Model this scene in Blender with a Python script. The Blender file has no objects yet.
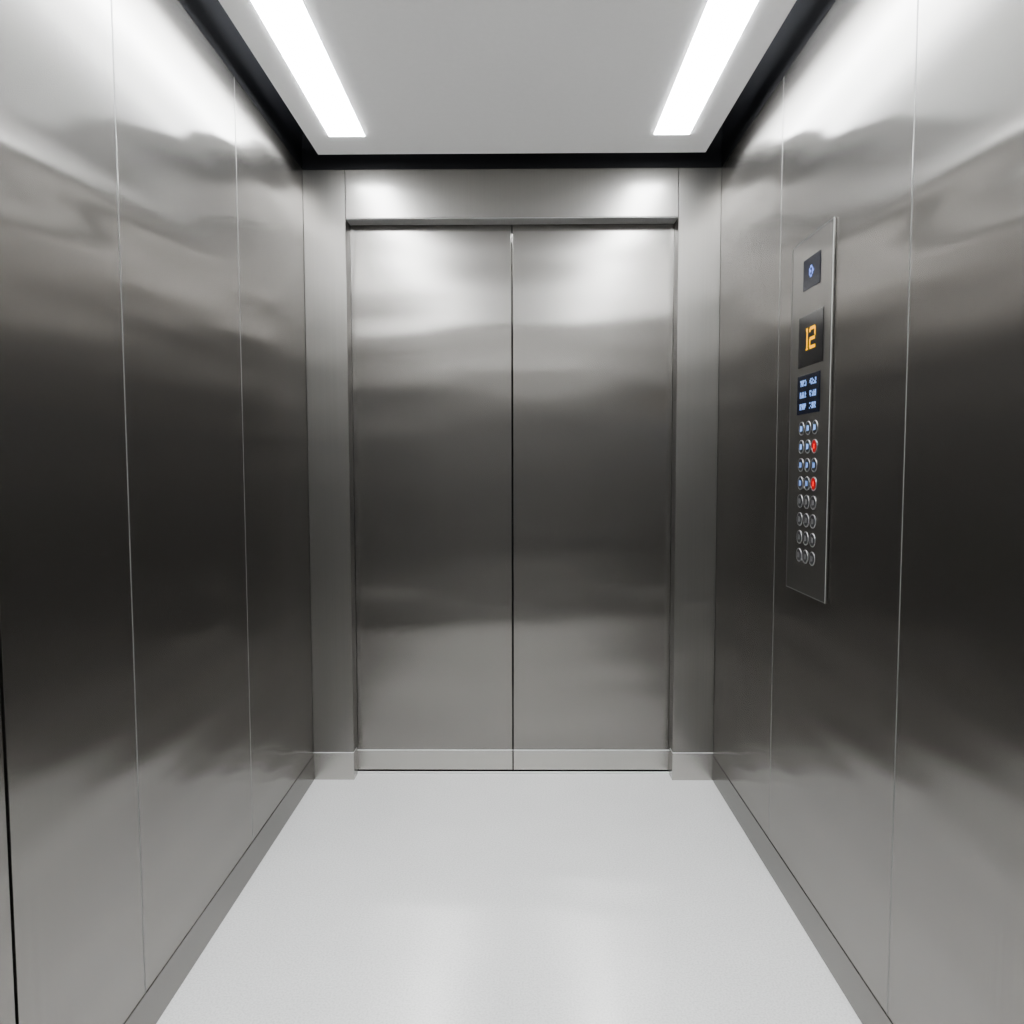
import bpy, bmesh, math, random
from mathutils import Vector, Matrix
random.seed(7)
S = bpy.context.scene
C = S.collection
S.view_settings.view_transform = 'AgX'
S.view_settings.look = 'AgX - Medium High Contrast'
S.view_settings.exposure = 0.95
ORG = {}

# ------------------------------------------------------------------ helpers
def add_box(bm, x0, x1, y0, y1, z0, z1, bev=0.0):
    r = bmesh.ops.create_cube(bm, size=1.0)
    vs = r['verts']
    for v in vs:
        v.co = Vector(((x0+x1)/2 + v.co.x*(x1-x0), (y0+y1)/2 + v.co.y*(y1-y0), (z0+z1)/2 + v.co.z*(z1-z0)))
    if bev > 0:
        es = list({e for v in vs for e in v.link_edges})
        bmesh.ops.bevel(bm, geom=es, offset=bev, segments=2, affect='EDGES', profile=0.5)
    return bm

def box(*a, bev=0.0):
    return add_box(bmesh.new(), *a, bev=bev)

def obj(name, bm, mat, parent=None, origin=None, smooth=False):
    me = bpy.data.meshes.new(name)
    cs = [v.co for v in bm.verts]
    lo = Vector((min(c.x for c in cs), min(c.y for c in cs), min(c.z for c in cs)))
    hi = Vector((max(c.x for c in cs), max(c.y for c in cs), max(c.z for c in cs)))
    o_ = Vector(origin) if origin else Vector(((lo.x+hi.x)/2, (lo.y+hi.y)/2, lo.z))
    for v in bm.verts: v.co -= o_
    bmesh.ops.recalc_face_normals(bm, faces=bm.faces[:])
    bm.to_mesh(me); bm.free()
    if smooth:
        for p in me.polygons: p.use_smooth = True
    me.materials.append(mat)
    o = bpy.data.objects.new(name, me); C.objects.link(o)
    if parent:
        o.parent = parent
        o.location = o_ - ORG[parent.name]
    else:
        o.location = o_
    ORG[o.name] = o_
    return o

def empty(name, loc):
    o = bpy.data.objects.new(name, None); C.objects.link(o)
    o.location = loc; o.empty_display_size = 0.1
    ORG[o.name] = Vector(loc)
    return o

def tag(o, label, cat, group=None, kind=None):
    o['label'] = label; o['category'] = cat
    if group: o['group'] = group
    if kind: o['kind'] = kind
    return o

# ------------------------------------------------------------------ materials
def newmat(name):
    m = bpy.data.materials.new(name); m.use_nodes = True
    nt = m.node_tree
    return m, nt, nt.nodes['Principled BSDF']

def steel(name, col, rough=0.20, aniso=1.0, wav=0.25, streak=0.022, wscale=(.4, .4, 9.5), haze=.22, hrough=.5, offs=0.0):
    m, nt, b = newmat(name)
    N, L = nt.nodes, nt.links
    out = next(n for n in N if n.type == 'OUTPUT_MATERIAL')
    geo = N.new('ShaderNodeNewGeometry')
    # horizontal tangent: vertical brush grain spreads highlights sideways
    cr = N.new('ShaderNodeVectorMath'); cr.operation = 'CROSS_PRODUCT'
    L.new(geo.outputs['True Normal'], cr.inputs[0]); cr.inputs[1].default_value = (.02, .03, 1)
    L.new(cr.outputs[0], b.inputs['Tangent'])
    b.inputs['Metallic'].default_value = 1.0
    b.inputs['Anisotropic'].default_value = aniso
    mp = N.new('ShaderNodeMapping'); mp.inputs['Scale'].default_value = (170, 170, .9)
    L.new(geo.outputs['Position'], mp.inputs['Vector'])
    n1 = N.new('ShaderNodeTexNoise'); n1.inputs['Scale'].default_value = 1.0; n1.inputs['Detail'].default_value = 2
    L.new(mp.outputs[0], n1.inputs['Vector'])
    r1 = N.new('ShaderNodeMapRange'); r1.inputs['From Min'].default_value = .3; r1.inputs['From Max'].default_value = .7
    r1.inputs['To Min'].default_value = 1-streak; r1.inputs['To Max'].default_value = 1+streak
    L.new(n1.outputs['Fac'], r1.inputs['Value'])
    mul = N.new('ShaderNodeVectorMath'); mul.operation = 'SCALE'
    mul.inputs[0].default_value = col
    L.new(r1.outputs[0], mul.inputs['Scale'])
    L.new(mul.outputs[0], b.inputs['Base Color'])
    b.inputs['Roughness'].default_value = rough
    # gentle sheet waviness
    mp3 = N.new('ShaderNodeMapping'); mp3.inputs['Scale'].default_value = wscale
    mp3.inputs['Location'].default_value = (offs, offs, offs)
    L.new(geo.outputs['Position'], mp3.inputs['Vector'])
    n3 = N.new('ShaderNodeTexNoise'); n3.inputs['Scale'].default_value = 1.0; n3.inputs['Detail'].default_value = 0
    L.new(mp3.outputs[0], n3.inputs['Vector'])
    bp = N.new('ShaderNodeBump'); bp.inputs['Strength'].default_value = wav; bp.inputs['Distance'].default_value = 0.02
    L.new(n3.outputs['Fac'], bp.inputs['Height']); L.new(bp.outputs[0], b.inputs['Normal'])
    # satin haze lobe of the brushed finish
    if haze > 0:
        b2 = N.new('ShaderNodeBsdfPrincipled')
        b2.inputs['Metallic'].default_value = 1.0
        b2.inputs['Roughness'].default_value = hrough
        L.new(mul.outputs[0], b2.inputs['Base Color'])
        mx = N.new('ShaderNodeMixShader'); mx.inputs[0].default_value = haze
        L.new(b.outputs[0], mx.inputs[1]); L.new(b2.outputs[0], mx.inputs[2])
        L.new(mx.outputs[0], out.inputs['Surface'])
    return m

def plain(name, col, rough=.5, metal=0.0, emit=None, es=0.0):
    m, nt, b = newmat(name)
    N, L = nt.nodes, nt.links
    b.inputs['Roughness'].default_value = rough
    b.inputs['Metallic'].default_value = metal
    geo = N.new('ShaderNodeNewGeometry')
    n = N.new('ShaderNodeTexNoise'); n.inputs['Scale'].default_value = 60
    L.new(geo.outputs['Position'], n.inputs['Vector'])
    r = N.new('ShaderNodeMapRange'); r.inputs['To Min'].default_value = .98; r.inputs['To Max'].default_value = 1.02
    L.new(n.outputs['Fac'], r.inputs['Value'])
    mul = N.new('ShaderNodeVectorMath'); mul.operation = 'SCALE'; mul.inputs[0].default_value = col
    L.new(r.outputs[0], mul.inputs['Scale']); L.new(mul.outputs[0], b.inputs['Base Color'])
    if emit:
        b.inputs['Emission Color'].default_value = (*emit, 1); b.inputs['Emission Strength'].default_value = es
    return m

M_wall = steel('brushed_steel_wall', (.278, .267, .252))
M_door = steel('brushed_steel_door', (.290, .279, .264), rough=.185, aniso=.82, wav=.26, wscale=(1.5, 1.5, 7.5), haze=.23)
M_front = steel('brushed_steel_front', (.29, .280, .266), rough=.23, aniso=.5, wav=.1, haze=.42)
M_kick = steel('brushed_steel_kick', (.50, .485, .465), rough=.2, wav=.03, haze=.2)
M_base = steel('steel_skirting', (.20, .193, .183), rough=.17, wav=.03, haze=.15)
M_rear = steel('steel_rear', (.45, .445, .435), rough=.30)
M_seam = plain('seam_strip_bright', (.22, .217, .212), .4, .2)
M_dark = plain('dark_joint', (.012, .012, .014), .7)
M_black = plain('black_reveal', (.003, .003, .005), .6)
M_ceil = plain('white_ceiling_panel_added_glow', (.89, .885, .878), .55, 0, (1.0, 1.0, 1.0), .035)  # faint emission added to lift the ceiling's brightness; the panel is no lamp
M_frame = plain('light_frame', (.85, .85, .85), .5)
M_light = plain('light_diffuser', (1, 1, 1), .5, 0, (.942, .972, 1.0), 18.5)
M_plate = steel('panel_steel', (.31, .300, .286), rough=.21, wav=.03, haze=.33)
M_edge = plain('panel_edge_dull', (.13, .128, .125), .35, .5)
M_edgeb = plain('panel_edge_bright', (.50, .50, .49), .3, .4)
M_soffit = plain('soffit_grey', (.42, .415, .41), .5, .1)
M_glass = plain('black_glass', (.002, .002, .003), .12)
M_navy = plain('navy_screen', (.002, .003, .008), .12, 0, (.02, .035, .10), .05)
M_orange = plain('amber_digits', (.3, .12, .0), .6, 0, (1.0, .48, .0), .6)
M_icon = plain('icon_mark', (.1, .15, .4), .5, 0, (.20, .30, .95), .36)
M_blue = plain('blue_white_mark', (.15, .25, .5), .5, 0, (.28, .50, 1.0), .5)
M_dimblue = plain('dim_blue_mark', (.15, .2, .4), .5, 0, (.22, .42, .90), .36)
M_red = plain('red_mark', (.5, .01, .01), .5, 0, (1.0, .03, .02), .65)
M_grey = plain('grey_mark', (.3, .3, .3), .4, .3)
M_cap = plain('button_cap', (.09, .09, .094), .35, 1.0)
M_capred = plain('button_cap_red', (.2, .005, .005), .4, 0, (.8, .005, .005), .12)
M_rim = plain('button_rim', (.32, .32, .325), .35, .8)
M_sill = plain('sill_aluminium', (.85, .85, .85), .45, .3)

# floor: pale speckled polished stone
def floor_mat():
    m, nt, b = newmat('pale_speckled_stone'); N, L = nt.nodes, nt.links
    geo = N.new('ShaderNodeNewGeometry')
    n = N.new('ShaderNodeTexNoise'); n.inputs['Scale'].default_value = 200; n.inputs['Detail'].default_value = 2
    n2 = N.new('ShaderNodeTexNoise'); n2.inputs['Scale'].default_value = 5; n2.inputs['Detail'].default_value = 5
    for q in (n, n2): L.new(geo.outputs['Position'], q.inputs['Vector'])
    r = N.new('ShaderNodeValToRGB')
    r.color_ramp.elements[0].position = .3; r.color_ramp.elements[0].color = (.79, .785, .775, 1)
    r.color_ramp.elements[1].position = .6; r.color_ramp.elements[1].color = (.96, .955, .943, 1)
    L.new(n.outputs['Fac'], r.inputs['Fac'])
    mr = N.new('ShaderNodeMapRange'); mr.inputs['To Min'].default_value = .95; mr.inputs['To Max'].default_value = 1.04
    L.new(n2.outputs['Fac'], mr.inputs['Value'])
    mul = N.new('ShaderNodeVectorMath'); mul.operation = 'SCALE'
    L.new(r.outputs[0], mul.inputs[0]); L.new(mr.outputs[0], mul.inputs['Scale'])
    L.new(mul.outputs[0], b.inputs['Base Color'])
    b.inputs['Roughness'].default_value = .035
    b.inputs['IOR'].default_value = 2.6
    return m
M_floor = floor_mat()

# ------------------------------------------------------------------ dimensions
HW = 0.79          # half width of the car
YF = 2.90          # front wall face
YB = -0.40         # rear wall face
ZP = 2.385         # underside of hung ceiling
ZW = 2.360         # top of steel panels
ZR = 2.56          # roof
DW = 0.63          # half door opening
ZH = 2.18          # header underside
EYE = 1.246

# ------------------------------------------------------------------ floor
bm = bmesh.new()
add_box(bm, -HW-.06, HW+.06, YB-.06, YF, -.06, 0)
add_box(bm, -DW, DW, YF, YF+.058, -.06, 0)
f = obj('floor', bm, M_floor)
tag(f, 'pale grey speckled polished stone floor of the elevator', 'floor', kind='structure')

# ------------------------------------------------------------------ side walls
def side_wall(side, sgn, seams, dark_seams):
    name = 'wall_' + side
    w = obj(name, box(*sorted((sgn*(HW+.012), sgn*(HW+.06))), YB, YF+.12, 0.0, ZR), M_dark)
    tag(w, f'brushed stainless steel panelled wall on the {side} side of the car', 'wall', kind='structure')
    ys = [YF] + seams + [YB]
    for i in range(len(ys)-1):
        g1 = .0 if i == 0 else (.004 if ys[i] in dark_seams else .0025)
        g0 = .0 if i == len(ys)-2 else (.004 if ys[i+1] in dark_seams else .0025)
        obj('steel_panel', box(*sorted((sgn*HW, sgn*(HW+.012))), ys[i+1]+g0, ys[i]-g1, .1003, ZW, bev=.0006), M_wall, w)
    for y in seams:
        if y in dark_seams: continue
        obj('joint_strip', box(*sorted((sgn*(HW+.0002), sgn*(HW+.012))), y-.0017, y+.0017, .1003, ZW), M_seam, w)
    obj('reveal_band', box(*sorted((sgn*(HW-.001), sgn*(HW+.012))), YB, YF, ZW, ZR-.001), M_black, w)
    b = obj('baseboard_'+side, box(*sorted((sgn*(HW-.002), sgn*(HW+.012))), YB+.012, YF-.004, 0, .10, bev=.0012), M_base)
    tag(b, f'dark brushed metal skirting along the {side} wall', 'baseboard', kind='structure')
side_wall('left', -1, [2.22, 1.557, 1.155, .30], [1.155])
side_wall('right', 1, [2.24, 1.50, 1.06, .30], [1.06])

# rear wall
w = obj('wall_back', box(-HW-.06, HW+.06, YB-.06, YB-.012, 0, ZR), M_dark)
tag(w, 'dark steel wall behind the viewer', 'wall', kind='structure')
for k in range(3):
    a = -HW + k*2*HW/3
    obj('steel_panel', box(a+.0015, a+2*HW/3-.0015, YB-.012, YB, .1015, ZW, bev=.0012), M_rear, w)
obj('reveal_band', box(-HW, HW, YB-.012, YB+.001, ZW, ZR-.001), M_black, w)
b = obj('baseboard_back', box(-HW+.013, HW-.013, YB, YB+.010, 0, .10, bev=.0015), M_base)
tag(b, 'dark metal skirting along the wall behind the viewer', 'baseboard', kind='structure')

# ------------------------------------------------------------------ front wall
w = obj('wall_front', box(-HW-.06, HW+.06, YF+.12, YF+.16, -.06, ZR), M_dark)
tag(w, 'brushed steel front wall framing the elevator doors', 'wall', kind='structure')
for s in (-1, 1):
    rp = obj('return_panel', box(*sorted((s*(DW+.0), s*HW)), YF, YF+.072, .1115, ZW, bev=.0015), M_front, w)
    obj('kick_plate', box(*sorted((s*(DW+.0), s*HW)), YF-.001, YF+.072, 0.0, .109, bev=.001), M_kick, rp)
    obj('top_lip', box(*sorted((s*(DW+.0), s*HW)), YF-.0022, YF+.05, .109, .1115, bev=.0005), M_sill, rp)
hd = obj('header_panel', box(-DW+.001, DW-.001, YF, YF+.072, ZH, ZW, bev=.0015), M_front, w)
obj('soffit', box(-DW+.001, DW-.001, YF+.002, YF+.0765, ZH-.0025, ZH), M_soffit, hd)
obj('reveal_band', box(-HW, HW, YF-.001, YF+.072, ZW, ZR-.001), M_black, w)

# doors
YD = YF + .078
for n, s in ((1, -1), (2, 1)):
    d = obj('door_%d' % n, box(*sorted((s*.002, s*(DW+.025))), YD, YD+.03, .0925, ZH+.03, bev=.002), M_door)
    tag(d, 'brushed steel sliding elevator door, %s leaf' % ('left' if s < 0 else 'right'), 'door', kind='structure')
    kp = obj('kick_plate', box(*sorted((s*.002, s*(DW+.025))), YD-.002, YD+.03, .010, .0895, bev=.001), M_kick, d)
    obj('top_lip', box(*sorted((s*.002, s*(DW+.025))), YD-.0035, YD+.01, .0895, .0925, bev=.0006), M_sill, kp)
# sill
bm = bmesh.new()
add_box(bm, -DW, DW, YF+.060, YF+.073, -.03, .005, bev=.0008)
add_box(bm, -DW, DW, YF+.063, YF+.115, -.05, -.02)
t = obj('trim_1', bm, M_sill)
tag(t, 'thin bright metal threshold under the elevator doors', 'door sill', kind='structure')

# ------------------------------------------------------------------ ceiling
PX, PY1, PY0 = .710, 2.825, YB + .08
LY0, LY1 = -.15, 2.67
LL = (-.632, -.503); LR = (.491, .618)
bm = bmesh.new()
def cb(x0, x1, y0, y1): add_box(bm, x0, x1, y0, y1, ZP, ZP+.03)
cb(-PX, PX, LY1, PY1); cb(-PX, PX, PY0, LY0)
cb(-PX, LL[0], LY0, LY1); cb(LL[1], LR[0], LY0, LY1); cb(LR[1], PX, LY0, LY1)
bmesh.ops.remove_doubles(bm, verts=bm.verts[:], dist=1e-5)
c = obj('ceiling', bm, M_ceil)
tag(c, 'hung off white ceiling panel with a dark gap around it', 'ceiling', kind='structure')
obj('roof_liner', box(-HW-.06, HW+.06, YB-.06, YF+.16, ZR, ZR+.04), M_black, c)
for x in (-.35, .35):
    for y in (.2, 2.3):
        obj('hanger', box(x-.012, x+.012, y-.012, y+.012, ZP+.03, ZR), M_black, c)

for (x0, x1), side in ((LL, 'left'), (LR, 'right')):
    L_ = empty('ceiling_light', ((x0+x1)/2, (LY0+LY1)/2, ZP))
    tag(L_, 'long white ceiling light strip nearest the wall with the control panel' if side == 'right'
        else 'long white ceiling light strip nearest the plain left wall', 'ceiling light', 'recessed ceiling light strips')
    bm = bmesh.new()
    w_ = .003
    add_box(bm, x0, x0+w_, LY0, LY1, ZP-.0008, ZP+.03); add_box(bm, x1-w_, x1, LY0, LY1, ZP-.0008, ZP+.03)
    add_box(bm, x0+w_, x1-w_, LY0, LY0+w_, ZP-.0008, ZP+.03); add_box(bm, x0+w_, x1-w_, LY1-w_, LY1, ZP-.0008, ZP+.03)
    obj('frame', bm, M_frame, L_)
    obj('diffuser', box(x0+w_, x1-w_, LY0+w_, LY1-w_, ZP-.0035, ZP+.02, bev=.0010), M_light, L_)

# ------------------------------------------------------------------ control panel on right wall
X = HW - .0003
PZ0, PZ1, PA, PB = .900, 1.840, 1.851, 2.122
TH = .005
DY = -.018
cp = empty('control_panel', (HW, (PA+PB)/2, PZ0))
tag(cp, 'tall brushed steel elevator control panel with screens and button rows', 'control panel')
obj('faceplate', box(X-TH, X, PA, PB, PZ0, PZ1, bev=.0015), M_plate, cp)
bm = bmesh.new()
e = .0024
for a in ((PA+e, PB, PZ0, PZ0+e), (PA+e, PB, PZ1-e, PZ1), (PB-e, PB, PZ0, PZ1)):
    add_box(bm, X-TH-.0006, X-TH+.0005, *a)
obj('edge_trim', bm, M_edge, cp)
obj('edge_strip', box(X-TH-.0006, X-TH+.0005, PA, PA+e, PZ0, PZ1), M_edgeb, cp)
XF = X - TH
def screen(name, a, b_, z0, z1, mat):
    return obj(name, box(XF-.0015, XF, a+DY, b_+DY, z0, z1, bev=.0006), mat, cp)
def marks(bm, rows, yc, zc, px, fill=.9, pz=None):
    """little square pixels; text reads left to right = far (large y) to near (small y)"""
    pz = pz or px
    nr, nc = len(rows), max(len(r) for r in rows)
    for i, r in enumerate(rows):
        for j, ch in enumerate(r):
            if ch == '#':
                y = yc + DY - (j-(nc-1)/2)*px; z = zc - (i-(nr-1)/2)*pz
                h = px*fill/2; hz = pz*fill/2
                add_box(bm, XF-.0021, XF-.0012, y-h, y+h, z-hz, z+hz)
s1 = screen('icon_screen', 1.944, 2.057, 1.704, 1.784, M_navy)
bm = bmesh.new()
marks(bm, ['.##..', '#..#.', '##.##', '#..#.', '.##..'], 2.0, 1.746, .0060, 1.0)
obj('icon', bm, M_icon, s1)
s2 = screen('floor_indicator', 1.918, 2.080, 1.504, 1.638, M_glass)
bm = bmesh.new()
marks(bm, ['.###....#########.', '.###...###########', '..##...##.......##', '..##............##', '..##............##', '..##.............#', '..##....#########.', '..##...##########.', '..##...##.........', '..##...##.........', '..##...##.........', '..##...###########', '.####...##########'], 1.998, 1.574, .0037, 1.0, .0044)
obj('digits', bm, M_orange, s2)
s3 = screen('information_screen', 1.930, 2.082, 1.379, 1.482, M_navy)
for r in range(3):
    for yc in (2.040, 1.974):
        bm = bmesh.new()
        for k in range(3):
            rows = [''.join(random.choice('##.') for _ in range(3)) for _ in range(4)]
            marks(bm, rows, yc+(1-k)*.015, 1.461-r*.031, .0040, 1.0)
        obj('screen_mark', bm, M_dimblue, s3)

def disc(bm, y, z, r, x0, x1, seg=24):
    rr = bmesh.ops.create_cone(bm, cap_ends=True, segments=seg, radius1=r, radius2=r*.96, depth=abs(x1-x0))
    rot = Matrix.Rotation(-math.pi/2, 4, 'Y')
    for v in rr['verts']: v.co = rot @ v.co + Vector(((x0+x1)/2, y, z))
def ring(bm, y, z, R, r, x, seg=24, ms=8):
    vs = []
    for i in range(seg):
        a = 2*math.pi*i/seg
        vs.append([bm.verts.new((x - r*math.sin(2*math.pi*j/ms), y+(R+r*math.cos(2*math.pi*j/ms))*math.cos(a), z+(R+r*math.cos(2*math.pi*j/ms))*math.sin(a))) for j in range(ms)])
    for i in range(seg):
        for j in range(ms):
            bm.faces.new((vs[i][j], vs[(i+1)%seg][j], vs[(i+1)%seg][(j+1)%ms], vs[i][(j+1)%ms]))
for row in range(8):
    z = 1.341 - row*.0485
    for col in range(3):
        y = 2.001 + DY + (1-col)*.045
        red = (row in (1, 3) and col == 2)
        lit = row < 4 and not red
        bm = bmesh.new(); disc(bm, y, z, .0160, XF-.0022, XF)
        cap = obj('button', bm, M_capred if red else M_cap, cp)
        bm = bmesh.new(); ring(bm, y, z, .0172, .0014, XF-.0012)
        obj('rim', bm, M_rim, cap, smooth=True)
        bm = bmesh.new()
        def bar(dy, dz, w_, h_): add_box(bm, XF-.0028, XF-.0020, y+dy-w_/2, y+dy+w_/2, z+dz-h_/2, z+dz+h_/2)
        if red: bar(0, 0, .007, .013)
        else:
            bar(.004, 0, .004, .015); bar(-.004, 0, .005, .013)
        obj('mark', bm, M_red if red else (M_blue if row in (0, 1) else (M_dimblue if lit else M_grey)), cap)
        if red: cap['label'] = 'red lit button'

# ------------------------------------------------------------------ camera and world
wd = bpy.data.worlds.new('world'); S.world = wd; wd.use_nodes = True
wd.node_tree.nodes['Background'].inputs[0].default_value = (.02, .02, .022, 1)
cam = bpy.data.cameras.new('camera'); co = bpy.data.objects.new('camera', cam); C.objects.link(co)
co.location = (.024, 0, EYE)
R = Matrix.Rotation(math.radians(.50), 4, 'Z') @ Matrix.Rotation(math.radians(90-3.59), 4, 'X') @ Matrix.Rotation(math.radians(-.13), 4, 'Z')
co.rotation_euler = R.to_euler()
cam.sensor_width = 36; cam.lens = 36*750/1024; cam.clip_start = .02
S.camera = co
